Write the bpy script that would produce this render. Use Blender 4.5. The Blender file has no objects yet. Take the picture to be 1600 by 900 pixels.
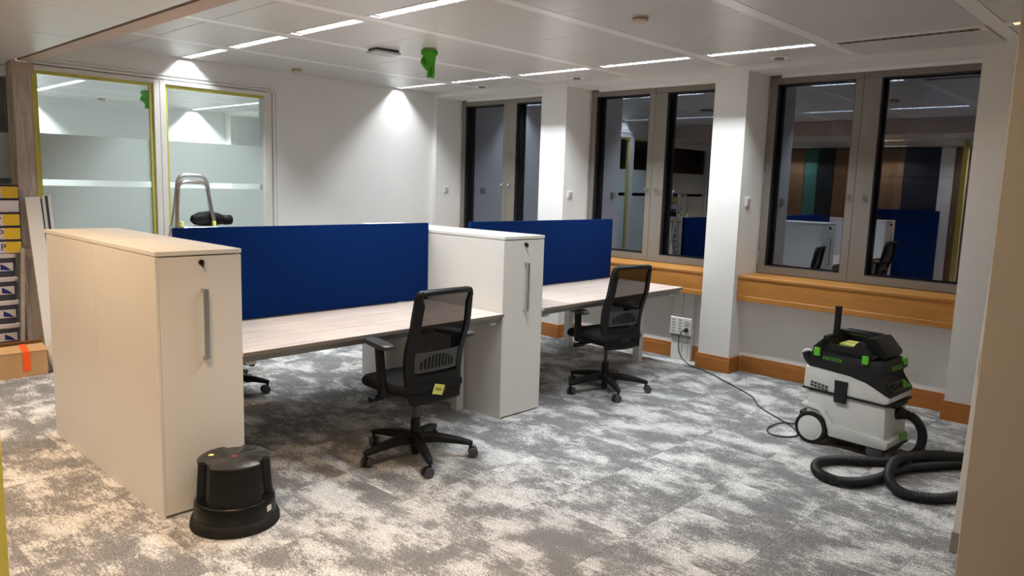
import bpy, bmesh, math, random
from mathutils import Vector, Matrix
random.seed(7)
PI = math.pi
SC = bpy.context.scene
COL = SC.collection

# ------------------------------------------------------------------ camera, world, exposure
cam_d = bpy.data.cameras.new('camera'); cam = bpy.data.objects.new('camera', cam_d); COL.objects.link(cam)
fw = Vector((0.72201424, 0.6781588, -0.13709878)); rt = Vector((0.68735449, -0.72569262, 0.03023287)); up = Vector((0.07898889, 0.11606403, 0.9900959))
M = Matrix((rt, up, -fw)).transposed().to_4x4(); M.translation = Vector((-1.32, -3.428, 1.603))
cam.matrix_world = M
cam_d.sensor_width = 36; cam_d.lens = 1167.317 / 1600 * 36; cam_d.clip_start = 0.05
SC.camera = cam
w = bpy.data.worlds.new('night'); SC.world = w; w.use_nodes = True
w.node_tree.nodes['Background'].inputs[0].default_value = (0.30, 0.36, 0.62, 1)
w.node_tree.nodes['Background'].inputs[1].default_value = 0.012
SC.view_settings.view_transform = 'Standard'; SC.view_settings.look = 'None'
SC.view_settings.gamma = 1; SC.view_settings.use_curve_mapping = False
SC.view_settings.exposure = -0.14

# ------------------------------------------------------------------ helpers
def lin(c):
    c /= 255.0
    return c / 12.92 if c <= 0.04045 else ((c + 0.055) / 1.055) ** 2.4
def S(r, g, b): return (lin(r), lin(g), lin(b), 1)
MATS = {}
def nodes(m): return m.node_tree.nodes, m.node_tree.links
def mat(name, col, rough=0.5, metal=0.0, spec=0.5, emit=None, var=0.0, vscale=6.0, bump=0.0, bscale=80.0, stretch=None):
    m = bpy.data.materials.new(name); m.use_nodes = True; N, L = nodes(m); b = N['Principled BSDF']
    b.inputs['Base Color'].default_value = col; b.inputs['Roughness'].default_value = rough
    b.inputs['Metallic'].default_value = metal; b.inputs['Specular IOR Level'].default_value = spec
    if emit:
        b.inputs['Emission Color'].default_value = emit[0]; b.inputs['Emission Strength'].default_value = emit[1]
    if var or bump:
        tc = N.new('ShaderNodeTexCoord'); mp = N.new('ShaderNodeMapping'); L.new(tc.outputs['Object'], mp.inputs[0])
        if stretch: mp.inputs['Scale'].default_value = stretch
    if var:
        nz = N.new('ShaderNodeTexNoise'); nz.inputs['Scale'].default_value = vscale; nz.inputs['Detail'].default_value = 5
        L.new(mp.outputs[0], nz.inputs['Vector'])
        rp = N.new('ShaderNodeMapRange'); rp.inputs[1].default_value = 0.3; rp.inputs[2].default_value = 0.7
        rp.inputs[3].default_value = 1 - var; rp.inputs[4].default_value = 1 + var
        L.new(nz.outputs['Fac'], rp.inputs[0])
        mx = N.new('ShaderNodeVectorMath'); mx.operation = 'SCALE'; mx.inputs[0].default_value = col[:3]
        L.new(rp.outputs[0], mx.inputs['Scale']); L.new(mx.outputs[0], b.inputs['Base Color'])
    if bump:
        n2 = N.new('ShaderNodeTexNoise'); n2.inputs['Scale'].default_value = bscale; L.new(mp.outputs[0], n2.inputs['Vector'])
        bp = N.new('ShaderNodeBump'); bp.inputs['Strength'].default_value = bump; bp.inputs['Distance'].default_value = 0.002
        L.new(n2.outputs['Fac'], bp.inputs['Height']); L.new(bp.outputs[0], b.inputs['Normal'])
    MATS[name] = m
    return m

class MB:
    """collects shapes into one mesh"""
    def __init__(s): s.bm = bmesh.new()
    def _add(s, vs, fs):
        v = [s.bm.verts.new(p) for p in vs]
        for f in fs:
            try: s.bm.faces.new([v[i] for i in f])
            except ValueError: pass
        return s
    def box(s, x0, x1, y0, y1, z0, z1, bev=0.0, seg=1):
        vs = [(x, y, z) for x in (x0, x1) for y in (y0, y1) for z in (z0, z1)]
        fs = [(0, 1, 3, 2), (4, 6, 7, 5), (0, 4, 5, 1), (2, 3, 7, 6), (0, 2, 6, 4), (1, 5, 7, 3)]
        n0 = len(s.bm.verts); s._add(vs, fs)
        if bev:
            s.bm.verts.ensure_lookup_table(); vv = s.bm.verts[n0:]
            es = list({e for v in vv for e in v.link_edges})
            bmesh.ops.bevel(s.bm, geom=es, offset=bev, segments=seg, profile=0.5, affect='EDGES')
        return s
    def rings(s, rs, cap=True, closed=True):
        n = len(rs[0]); vs = [p for r in rs for p in r]; fs = []
        for i in range(len(rs) - 1):
            for j in range(n if closed else n - 1):
                k = (j + 1) % n
                fs.append((i * n + j, i * n + k, (i + 1) * n + k, (i + 1) * n + j))
        if cap:
            fs.append(tuple(range(n - 1, -1, -1))); fs.append(tuple((len(rs) - 1) * n + j for j in range(n)))
        return s._add(vs, fs)
    def tube(s, pts, r, n=10, cap=True, flat=1.0):
        P = [Vector(p) for p in pts]; R = r if isinstance(r, (list, tuple)) else [r] * len(P)
        rs = []; prev = None
        for i, p in enumerate(P):
            t = (P[min(i + 1, len(P) - 1)] - P[max(i - 1, 0)]).normalized()
            if prev is None:
                a = Vector((0, 0, 1)) if abs(t.z) < 0.9 else Vector((1, 0, 0))
                u = t.cross(a).normalized()
            else:
                u = (prev - t * prev.dot(t)).normalized()
            prev = u; v = t.cross(u)
            rs.append([tuple(p + (u * math.cos(2 * PI * j / n) + v * math.sin(2 * PI * j / n) * flat) * R[i]) for j in range(n)])
        return s.rings(rs, cap)
    def cyl(s, p0, p1, r, n=16, r1=None): return s.tube([p0, p1], [r, r if r1 is None else r1], n)
    def lathe(s, prof, c=(0, 0, 0), n=24, mod=None):
        rs = []
        for r, z in prof:
            rs.append([(c[0] + (r * (mod(2 * PI * j / n, z) if mod else 1)) * math.cos(2 * PI * j / n),
                        c[1] + (r * (mod(2 * PI * j / n, z) if mod else 1)) * math.sin(2 * PI * j / n), c[2] + z) for j in range(n)])
        return s.rings(rs, True)
    def prism(s, poly, axis, a, b, bev=0.0):
        f = {'x': lambda p, q: (q, p[0], p[1]), 'y': lambda p, q: (p[0], q, p[1]), 'z': lambda p, q: (p[0], p[1], q)}[axis]
        n0 = len(s.bm.verts)
        s.rings([[f(p, a) for p in poly], [f(p, b) for p in poly]], True)
        if bev:
            s.bm.verts.ensure_lookup_table(); vv = s.bm.verts[n0:]
            es = list({e for v in vv for e in v.link_edges})
            bmesh.ops.bevel(s.bm, geom=es, offset=bev, segments=2, profile=0.5, affect='EDGES')
        return s
    def xf(s, mtx, n0=0):
        s.bm.verts.ensure_lookup_table()
        for v in s.bm.verts[n0:]: v.co = mtx @ v.co
        return s
    def mesh(s, name, m, smooth=True):
        bmesh.ops.recalc_face_normals(s.bm, faces=s.bm.faces[:])
        me = bpy.data.meshes.new(name); s.bm.to_mesh(me); s.bm.free()
        if m: me.materials.append(m if not isinstance(m, str) else MATS[m])
        if smooth and len(me.polygons):
            me.polygons.foreach_set('use_smooth', [True] * len(me.polygons)); me.set_sharp_from_angle(angle=0.6)
        return me
    def build(s, name, m, parent=None, world=False, smooth=True):
        if parent is not None and world:
            mt = Matrix.Identity(4); q = parent
            while q: mt = q.matrix_basis @ mt; q = q.parent
            s.xf(mt.inverted())
        o = bpy.data.objects.new(name, s.mesh(name, m, smooth)); COL.objects.link(o)
        if parent is not None: o.parent = parent
        return o

def tag(o, label, cat, group=None, kind=None):
    o['label'] = label
    if cat: o['category'] = cat
    if group: o['group'] = group
    if kind: o['kind'] = kind
    return o
def thing(name, label, cat, loc=(0, 0, 0), rz=0.0, group=None, kind=None):
    o = bpy.data.objects.new(name, None); COL.objects.link(o); o.empty_display_size = 0.1
    o.location = loc; o.rotation_euler = (0, 0, rz)
    return tag(o, label, cat, group, kind)
def copy_tree(o, parent=None):
    c = o.copy(); COL.objects.link(c); c.parent = parent
    for ch in list(o.children): copy_tree(ch, c)
    return c
def text(name, body, size, m, parent, mtx, ext=0.0004):
    cu = bpy.data.curves.new(name, 'FONT'); cu.body = body; cu.size = size; cu.extrude = ext; cu.align_x = 'CENTER'; cu.align_y = 'CENTER'
    t = bpy.data.objects.new(name + '_tmp', cu); COL.objects.link(t)
    bpy.context.view_layer.update()
    me = bpy.data.meshes.new_from_object(t.evaluated_get(bpy.context.evaluated_depsgraph_get()))
    bpy.data.objects.remove(t); bpy.data.curves.remove(cu)
    me.transform(mtx); me.materials.clear(); me.materials.append(MATS[m])
    o = bpy.data.objects.new(name, me); COL.objects.link(o); o.parent = parent
    return o
def frame_mtx(o, x, y):
    x = Vector(x).normalized(); y = Vector(y); y = (y - x * y.dot(x)).normalized(); z = x.cross(y)
    m_ = Matrix((x, y, z)).transposed().to_4x4(); m_.translation = Vector(o); return m_
def smooth_path(pts, n=8):
    P = [Vector(p) for p in pts]; out = []
    for i in range(len(P) - 1):
        p0 = P[max(i - 1, 0)]; p1 = P[i]; p2 = P[i + 1]; p3 = P[min(i + 2, len(P) - 1)]
        for k in range(n):
            t = k / n
            out.append(0.5 * ((2 * p1) + (p2 - p0) * t + (2 * p0 - 5 * p1 + 4 * p2 - p3) * t * t + (3 * p1 - p0 - 3 * p2 + p3) * t ** 3))
    out.append(P[-1]); return out

# ------------------------------------------------------------------ materials
mat('wall_white', (0.84, 0.835, 0.81, 1), 0.7, var=0.02, vscale=2)
mat('wall_beige', S(200, 184, 160), 0.75, var=0.02, vscale=2)
mat('panel_metal', (0.66, 0.64, 0.62, 1), 0.33, spec=0.45, var=0.015, vscale=1.5)
mat('band_metal', (0.90, 0.88, 0.86, 1), 0.30, spec=0.5)
mat('dark_gap', (0.02, 0.018, 0.016, 1), 0.8)
mat('beam_paint', S(190, 168, 150), 0.6, var=0.04)
mat('cab_white', (0.74, 0.725, 0.68, 1), 0.42, var=0.01, vscale=2)
mat('cab_edge', (0.60, 0.585, 0.55, 1), 0.45)
mat('steel', (0.55, 0.56, 0.57, 1), 0.3, 0.9)
mat('chrome', (0.75, 0.76, 0.78, 1), 0.12, 1.0)
mat('alu', (0.72, 0.73, 0.74, 1), 0.28, 0.9)
mat('black_lock', (0.01, 0.01, 0.011, 1), 0.35)
mat('blue_fabric', S(3, 36, 90), 0.95, spec=0.1, var=0.06, vscale=60, bump=0.25, bscale=500)
mat('desk_edge', S(120, 110, 102), 0.6)
mat('desk_frame', S(140, 138, 134), 0.45, 0.3)
mat('leg_white', (0.66, 0.67, 0.66, 1), 0.4)
mat('black_plastic', (0.006, 0.0062, 0.007, 1), 0.5, spec=0.3, var=0.1, vscale=20)
mat('black_soft', (0.010, 0.010, 0.012, 1), 0.9, spec=0.2, bump=0.3, bscale=600)
mat('arm_pad', (0.035, 0.036, 0.038, 1), 0.38)
mat('wheel_grey', (0.06, 0.062, 0.065, 1), 0.5)
mat('win_frame', S(132, 126, 118), 0.42, 0.25)
mat('win_dark', (0.02, 0.02, 0.022, 1), 0.5)
mat('sill_wood', S(190, 130, 60), 0.38, var=0.10, vscale=5, stretch=(6, 0.8, 6))
mat('base_wood', S(174, 110, 46), 0.42, var=0.10, vscale=5, stretch=(6, 0.8, 6))
mat('switch_white', (0.75, 0.74, 0.71, 1), 0.4)
mat('tape_yellow', S(196, 190, 88), 0.55, var=0.10, vscale=12)
mat('tape_orange', S(255, 92, 20), 0.5)
mat('note_yellow', S(232, 232, 120), 0.7)
mat('ink', (0.02, 0.02, 0.03, 1), 0.6)
mat('glove_green', S(60, 150, 12), 0.5, var=0.10, vscale=20)
mat('detector', S(205, 195, 170), 0.5)
mat('vac_grey', S(206, 208, 206), 0.42, var=0.05, vscale=10)
mat('vac_black', (0.009, 0.0095, 0.011, 1), 0.48, spec=0.35, var=0.25, vscale=14)
mat('vac_green', S(96, 190, 40), 0.45)
mat('hose', (0.010, 0.010, 0.011, 1), 0.5, spec=0.4)
mat('cord', (0.05, 0.05, 0.055, 1), 0.5)
mat('stool_black', (0.004, 0.004, 0.004, 1), 0.34, spec=0.35, var=0.5, vscale=14, stretch=(1, 1, 0.3))
mat('stool_top', (0.022, 0.021, 0.020, 1), 0.30, var=0.35, vscale=20)
mat('rubber', (0.018, 0.0175, 0.017, 1), 0.8, spec=0.2, var=0.3, vscale=16)
mat('red', S(200, 40, 30), 0.5)
mat('label_white', S(215, 215, 210), 0.5)
mat('cardboard', S(186, 148, 104), 0.85, var=0.06, vscale=8)
mat('pack_yellow', S(204, 172, 44), 0.4, var=0.05)
mat('pack_white', S(200, 195, 205), 0.4, var=0.05)
mat('pack_blue', S(30, 32, 90), 0.4)
mat('shrink_dark', S(40, 32, 45), 0.4)
mat('tin_body', S(58, 58, 72), 0.4, var=0.2, vscale=9)
mat('tin_blue', S(26, 34, 110), 0.4)
mat('lid_white', S(190, 186, 184), 0.45)
mat('board_white', S(226, 222, 216), 0.5)
mat('lath_grey', S(150, 140, 130), 0.7, var=0.12, vscale=20)
mat('bag_white', S(220, 216, 208), 0.5)
mat('cup_wood', S(120, 92, 66), 0.45, var=0.12, vscale=4, stretch=(5, 5, 0.5))
mat('cup_dark', S(30, 34, 40), 0.5)
mat('cup_teal', S(60, 110, 104), 0.5)
mat('tool_black', (0.004, 0.004, 0.004, 1), 0.6, spec=0.25)

def wood_strip(name, c1, c2, rough, st):
    m = bpy.data.materials.new(name); m.use_nodes = True; N, L = nodes(m); b = N['Principled BSDF']
    b.inputs['Roughness'].default_value = rough
    tc = N.new('ShaderNodeTexCoord'); mp = N.new('ShaderNodeMapping'); mp.inputs['Scale'].default_value = st
    L.new(tc.outputs['Object'], mp.inputs[0])
    n1 = N.new('ShaderNodeTexNoise'); n1.inputs['Scale'].default_value = 4; n1.inputs['Detail'].default_value = 8; n1.inputs['Roughness'].default_value = 0.65
    L.new(mp.outputs[0], n1.inputs['Vector'])
    r = N.new('ShaderNodeValToRGB'); r.color_ramp.elements[0].position = 0.32; r.color_ramp.elements[1].position = 0.68
    r.color_ramp.elements[0].color = c1; r.color_ramp.elements[1].color = c2
    L.new(n1.outputs['Fac'], r.inputs[0]); L.new(r.outputs[0], b.inputs['Base Color']); MATS[name] = m
wood_strip('desk_oak', S(190, 170, 158), S(226, 212, 202), 0.42, (0.7, 9, 9))
wood_strip('post_wood', S(158, 142, 130), S(208, 198, 190), 0.75, (7, 7, 0.9))

def carpet():
    m = bpy.data.materials.new('carpet'); m.use_nodes = True; N, L = nodes(m); b = N['Principled BSDF']
    b.inputs['Roughness'].default_value = 1; b.inputs['Specular IOR Level'].default_value = 0.05
    tc = N.new('ShaderNodeTexCoord'); oi = N.new('ShaderNodeObjectInfo')
    ml = N.new('ShaderNodeMath'); ml.operation = 'MULTIPLY'; ml.inputs[1].default_value = 37.0; L.new(oi.outputs['Random'], ml.inputs[0])
    cb = N.new('ShaderNodeCombineXYZ'); L.new(ml.outputs[0], cb.inputs[2])
    ad = N.new('ShaderNodeVectorMath'); ad.operation = 'ADD'; L.new(tc.outputs['Object'], ad.inputs[0]); L.new(cb.outputs[0], ad.inputs[1])
    ge = N.new('ShaderNodeNewGeometry')
    def noise(vec, sc, scale, det, ro):
        mp = N.new('ShaderNodeMapping'); mp.inputs['Scale'].default_value = sc; L.new(vec, mp.inputs[0])
        n = N.new('ShaderNodeTexNoise'); n.inputs['Scale'].default_value = scale; n.inputs['Detail'].default_value = det; n.inputs['Roughness'].default_value = ro
        L.new(mp.outputs[0], n.inputs['Vector']); return n.outputs['Fac']
    def madd(x, k, y):
        q = N.new('ShaderNodeMath'); q.operation = 'MULTIPLY_ADD'; q.inputs[1].default_value = k; L.new(x, q.inputs[0])
        if y is None: q.inputs[2].default_value = 0
        else: L.new(y, q.inputs[2])
        return q.outputs[0]
    v = madd(noise(ad.outputs[0], (1.15, 0.8, 1), 4.6, 5, 0.6), 0.66, None)      # cloud of each tile
    v = madd(noise(ge.outputs['Position'], (1.1, 0.85, 1), 3.4, 4, 0.55), 0.40, v) # cloud running on over the joints
    v = madd(noise(ad.outputs[0], (3.4, 0.7, 1), 22, 3, 0.6), 0.26, v)          # streaks
    v = madd(noise(ad.outputs[0], (1.2, 0.7, 1), 140, 2, 0.7), 0.36, v)           # ragged pile
    r = N.new('ShaderNodeValToRGB'); e = r.color_ramp.elements
    e[0].position = 0.76; e[0].color = (0.20, 0.20, 0.202, 1); e[1].position = 1.0; e[1].color = (0.66, 0.66, 0.65, 1)
    x = r.color_ramp.elements.new(0.835); x.color = (0.265, 0.265, 0.267, 1)
    x = r.color_ramp.elements.new(0.885); x.color = (0.50, 0.50, 0.495, 1)
    L.new(v, r.inputs[0])
    # fine speckle of the loop pile
    n4 = N.new('ShaderNodeTexNoise'); n4.inputs['Scale'].default_value = 240; n4.inputs['Detail'].default_value = 1; L.new(ad.outputs[0], n4.inputs['Vector'])
    mr = N.new('ShaderNodeMapRange'); mr.inputs[1].default_value = 0.32; mr.inputs[2].default_value = 0.68; mr.inputs[3].default_value = 0.45; mr.inputs[4].default_value = 1.55; L.new(n4.outputs['Fac'], mr.inputs[0])
    vm = N.new('ShaderNodeVectorMath'); vm.operation = 'SCALE'; L.new(r.outputs[0], vm.inputs[0]); L.new(mr.outputs[0], vm.inputs['Scale'])
    L.new(vm.outputs[0], b.inputs['Base Color'])
    bp = N.new('ShaderNodeBump'); bp.inputs['Strength'].default_value = 0.5; bp.inputs['Distance'].default_value = 0.003
    L.new(n4.outputs['Fac'], bp.inputs['Height']); L.new(bp.outputs[0], b.inputs['Normal'])
    MATS['carpet'] = m
carpet()

def glass(name, tint, ior, boost=0.0):
    m = bpy.data.materials.new(name); m.use_nodes = True; N, L = nodes(m); N.remove(N['Principled BSDF'])
    out = N['Material Output']; t = N.new('ShaderNodeBsdfTransparent'); t.inputs[0].default_value = tint
    g = N.new('ShaderNodeBsdfGlossy'); g.inputs['Roughness'].default_value = 0.0; g.inputs[0].default_value = (0.82, 0.87, 1, 1)
    fr = N.new('ShaderNodeFresnel'); fr.inputs[0].default_value = ior
    mx = N.new('ShaderNodeMixShader'); L.new(fr.outputs[0], mx.inputs[0]); L.new(t.outputs[0], mx.inputs[1]); L.new(g.outputs[0], mx.inputs[2])
    L.new(mx.outputs[0], out.inputs[0]); MATS[name] = m
glass('glass_inner', (0.95, 0.96, 0.97, 1), 1.12)
glass('glass_outer', (0.45, 0.5, 0.6, 1), 3.5)
glass('glass_clear', (0.90, 0.94, 0.92, 1), 1.40)

def mix2(name, kind, col, a):
    m = bpy.data.materials.new(name); m.use_nodes = True; N, L = nodes(m); N.remove(N['Principled BSDF'])
    out = N['Material Output']; mx = N.new('ShaderNodeMixShader'); mx.inputs[0].default_value = a
    d = N.new('ShaderNodeBsdfDiffuse'); d.inputs[0].default_value = col
    if kind == 'mesh':
        t = N.new('ShaderNodeBsdfTransparent'); t.inputs[0].default_value = (0.95, 0.9, 0.86, 1)
    else:
        t = N.new('ShaderNodeBsdfTranslucent'); t.inputs[0].default_value = (0.92, 0.96, 0.94, 1)
    L.new(t.outputs[0], mx.inputs[1]); L.new(d.outputs[0], mx.inputs[2]); L.new(mx.outputs[0], out.inputs[0]); MATS[name] = m
mix2('chair_mesh', 'mesh', (0.009, 0.009, 0.010, 1), 0.86)
mix2('frost_film', 'film', (0.74, 0.80, 0.78, 1), 0.5)

def lamp_mat(name, col, st):
    m = mat(name, (0.10, 0.10, 0.10, 1), 0.5, emit=(col, st)); return m
lamp_mat('lamp_cool', (0.90, 0.95, 1.0, 1), 1.0)
lamp_mat('lamp_mid', (0.92, 0.96, 1.0, 1), 0.60)
lamp_mat('lamp_blue', (0.66, 0.80, 1.0, 1), 0.52)
lamp_mat('lamp_warm', (1.0, 0.90, 0.75, 1), 0.38)
lamp_mat('lamp_amber', (1.0, 0.62, 0.32, 1), 1.2)
mat('lamp_off', (0.55, 0.50, 0.45, 1), 0.3, 0.6)
mat('louvre_white', (0.09, 0.095, 0.10, 1), 0.4)
mat('louvre_plain', (0.16, 0.145, 0.13, 1), 0.4)

# ------------------------------------------------------------------ dimensions
XP, XR, XW = 4.715, 4.922, 5.12          # pillar face, recessed wall under the sills, window frame
YW, HC = 3.633, 2.662                    # back partition, ceiling
YB2 = 9.05                               # far wall of the room behind the glass
HL = 2.45                                # corridor ceiling
XL = -2.95

# ------------------------------------------------------------------ setting: floor
fl = tag(MB().box(XL, 5.0, -4.7, YB2, -0.12, -0.006).build('floor', 'carpet'), 'grey and white mottled carpet tile floor', 'floor', kind='structure')
tile_me = MB().box(-0.2497, 0.2497, -0.2497, 0.2497, -0.0065, 0.0, 0.0008).mesh('carpet_tile', MATS['carpet'], False)
for i in range(-5, 11):
    for j in range(-7, 9):
        if i < 0 and j > 6: continue
        cx, cy = -0.05 + 0.5 * i - 0.25, -0.095 + 0.5 * j - 0.25
        if cx > 4.75 or cx < XL + 0.2 or cy > 3.95: continue
        if i <= -2 and j < -4: continue
        o = bpy.data.objects.new('carpet_tile', tile_me); COL.objects.link(o); o.parent = fl; o.location = (cx, cy, 0)

# ------------------------------------------------------------------ setting: ceilings
ce = tag(MB().box(0.36, 5.4, -4.7, YB2, 2.74, 2.86).build('ceiling', 'dark_gap'), 'off-white metal panel ceiling with broad joint bands', 'ceiling', kind='structure')
bandsY = [3.685, 2.775, 1.81, 0.825, -0.25, -1.257, -2.29, -3.3, -4.3]
backY = [3.76, 4.75, 5.72, 6.40, 7.36, 8.32, 9.03]
XS = [0.50, 1.12, 1.73, 2.34, 2.95, 3.56, 4.17, 4.71]
LX = (1.73, 4.17)
def ceil_cells(rows, hw=0.05):
    for a in range(len(rows) - 1):
        y1, y0 = max(rows[a], rows[a + 1]) - hw, min(rows[a], rows[a + 1]) + hw
        for k in range(len(XS) - 1):
            x0 = XS[k] + (0.055 if XS[k] in LX else 0.003); x1 = XS[k + 1] - (0.055 if XS[k + 1] in LX else 0.003)
            dz = -0.012 if (rows[a + 1] == -2.29 and k == 6) else 0.0
            MB().box(x0, x1, y0, y1, HC + dz, HC + 0.02 + dz, 0.0025).build('ceiling_panel', 'panel_metal', ce)
    for y in rows:
        MB().box(0.50, 4.715, y - hw + 0.003, y + hw - 0.003, HC - 0.001, HC + 0.02).build('ceiling_band', 'band_metal', ce)
ceil_cells(bandsY); ceil_cells(backY)
# bulkhead where the corridor partition used to be
bk = tag(MB().box(0.385, 0.50, -4.7, 3.58, HL, 2.74).build('trim_1', 'beam_paint'), 'beige bulkhead beam with dark slot along the corridor ceiling', 'beam', kind='structure')
MB().box(0.36, 0.385, -4.7, 3.58, HL + 0.03, HL + 0.06).build('slot', 'dark_gap', bk)
ce2 = tag(MB().box(XL, 0.36, -4.7, 3.98, HL + 0.06, HL + 0.16).build('ceiling_corridor', 'dark_gap'), 'lower corridor ceiling of warm-lit metal panels', 'ceiling', kind='structure')
for k in range(6):
    x1 = 0.36 - 0.003 - 0.61 * k if k else 0.358
    x0 = 0.36 - 0.61 * (k + 1)
    if k == 1: x0 = -0.655
    if k == 2: x1 = -0.765
    if k == 4: x0, x1 = -2.125, 0.36 - 0.003 - 0.61 * 4
    if k == 5: x0, x1 = XL, -2.235
    x0 = max(x0, XL)
    if x1 - x0 < 0.02: continue
    for j in range(9):
        y0 = -4.7 + j * 0.964
        MB().box(x0 + 0.002, x1, y0 + 0.003, y0 + 0.96, HL, HL + 0.02, 0.002).build('ceiling_panel', 'panel_metal', ce2)

# ------------------------------------------------------------------ setting: window wall
pil = [(3.571, 3.76), (1.555, 1.895), (-0.41, -0.108), (-2.42, -2.115), (-4.7, -4.08)]
m = MB()
for a, b in pil: m.box(XP, 5.40, a, b, 0, 2.73)
wr = tag(m.box(XP + 0.001, 5.40, -4.7, YB2, 2.612, 2.735).box(XR, 5.40, -4.7, 3.76, 0, 0.84).box(XP, 5.4, 3.76, YB2, 0, 0.84)
         .box(XP, 5.4, 4.9, 5.3, 0, 2.73).box(XP, 5.4, 6.9, 7.25, 0, 2.73).box(XP, 5.4, 8.85, YB2, 0, 2.73).build('wall_right', 'wall_white'),
         'white window wall with projecting pillars', 'wall', kind='structure')
MB().box(5.36, 5.40, 5.3, 6.9, 0.84, 2.62).box(5.36, 5.40, 7.25, 8.85, 0.84, 2.62).build('dark_glazing', 'win_dark', wr)
bb = tag(MB().box(XP - 0.016, XP, -4.7, -4.1, 0, 0.135).build('baseboard_right', 'base_wood'), 'orange-brown wooden baseboard along window wall', 'baseboard', kind='structure')
def bboard(x0, x1, y0, y1):
    MB().box(x0, x1, y0, y1, 0, 0.118, 0.002).box(x0 + 0.004, x1, y0, y1, 0.118, 0.142, 0.003).build('board', 'base_wood', bb)
for a, b in pil[:4]:
    bboard(XP - 0.016, XP, a - 0.016, b + (0 if b > 3.6 else 0.016))
for a, b in ((1.895, 3.571), (-0.108, 1.555), (-2.115, -0.41), (-4.08, -2.42)):
    bboard(XR - 0.016, XR, a + 0.017, b - 0.017)
for a in (3.571, 1.555, -0.41, -2.42): MB().box(XP, XR - 0.017, a - 0.015, a, 0, 0.140, 0.002).build('board', 'base_wood', bb)
for a in (1.895, -0.108, -2.115): MB().box(XP, XR - 0.017, a, a + 0.015, 0, 0.140, 0.002).build('board', 'base_wood', bb)

openings = [(3.571, 1.895), (1.555, -0.108), (-0.41, -2.115), (-2.42, -4.08)]
wdesc = ['grey double casement window behind the far blue screen', 'grey double casement window behind the power post', 'grey double casement window above the dust extractor', 'grey double casement window past the last pillar']
for n, (yh, yl) in enumerate(openings):
    si = tag(MB().box(4.778, 4.93, yl + 0.004, yh - 0.004, 0.655, 0.70, 0.003).box(4.782, 4.93, yl + 0.004, yh - 0.004, 0.70, 0.855).box(4.774, 5.16, yl + 0.002, yh - 0.002, 0.852, 0.876, 0.003)
             .build('trim_%d' % (n + 2), 'sill_wood'), 'orange wood sill box under ' + wdesc[n].replace('grey ', 'the '), 'window sill', kind='structure')
    wn = thing('window_%d' % (n + 1), wdesc[n], 'window', (XW, (yh + yl) / 2, 0.876), kind='structure')
    def rect(x0, x1, ya, yb, za, zb, t):      # frame ring, t = (top, bottom, high y, low y)
        return MB().box(x0, x1, ya, yb, zb - t[0], zb, 0.002).box(x0, x1, ya, yb, za, za + t[1], 0.002).box(x0, x1, yb - t[2], yb, za + t[1], zb - t[0], 0.002).box(x0, x1, ya, ya + t[3], za + t[1], zb - t[0], 0.002)
    zt, zb = 2.612, 0.876
    rect(XW + 0.012, 5.36, yl, yh, zb, zt, (0.045, 0.04, 0.03, 0.03)).build('outer_frame', 'win_frame', wn, True)
    ym = yh - 0.80
    for sgn, (ya, yb, t) in enumerate(((ym + 0.002, yh - 0.016, (0.062, 0.066, 0.062, 0.062)), (yl + 0.012, ym - 0.002, (0.062, 0.066, 0.135, 0.062)))):
        sa = rect(XW, XW + 0.045, ya, yb, zb + 0.006, zt - 0.012, t).build('sash', 'win_frame', wn, True)
        ga, gb = ya + t[3], yb - t[2]
        rect(XW + 0.004, XW + 0.05, ga - 0.002, gb + 0.002, zb + 0.07, zt - 0.072, (0.008,) * 4).build('gasket', 'win_dark', sa, True)
        MB().box(XW + 0.030, XW + 0.036, ga, gb, zb + 0.072, zt - 0.074).build('pane', 'glass_inner', sa, True)
        rect(XW + 0.065, XW + 0.11, ya, yb, zb + 0.04, zt - 0.045, (0.03, 0.03, 0.03, 0.03)).build('outer_sash', 'win_frame', wn, True)
        MB().box(XW + 0.085, XW + 0.092, ya + 0.03, yb - 0.03, zb + 0.07, zt - 0.075).build('outer_pane', 'glass_outer', wn, True)
        ky = ym + (0.042 if sgn == 0 else -0.075)
        kb = MB().cyl((XW, ky, 1.598), (XW - 0.02, ky, 1.598), 0.009, 12).cyl((XW - 0.018, ky, 1.598), (XW - 0.042, ky, 1.598), 0.017, 14, 0.013)
        kb.build('knob', 'chrome', sa, True)
    for hz in (2.44, 1.72, 1.02):
        MB().box(XW - 0.012, XW + 0.004, yh - 0.022, yh - 0.006, hz - 0.06, hz + 0.06, 0.003).build('hinge', 'steel', wn, True)
    MB().box(XW - 0.03, XW, yl + 0.06, yh - 0.12, 2.588, 2.612).build('blind_rail', 'band_metal', wn, True)
    MB().box(XW - 0.034, XW, yl + 0.004, yl + 0.058, 2.545, 2.612, 0.003).build('blind_bracket', 'win_dark', wn, True)

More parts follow.
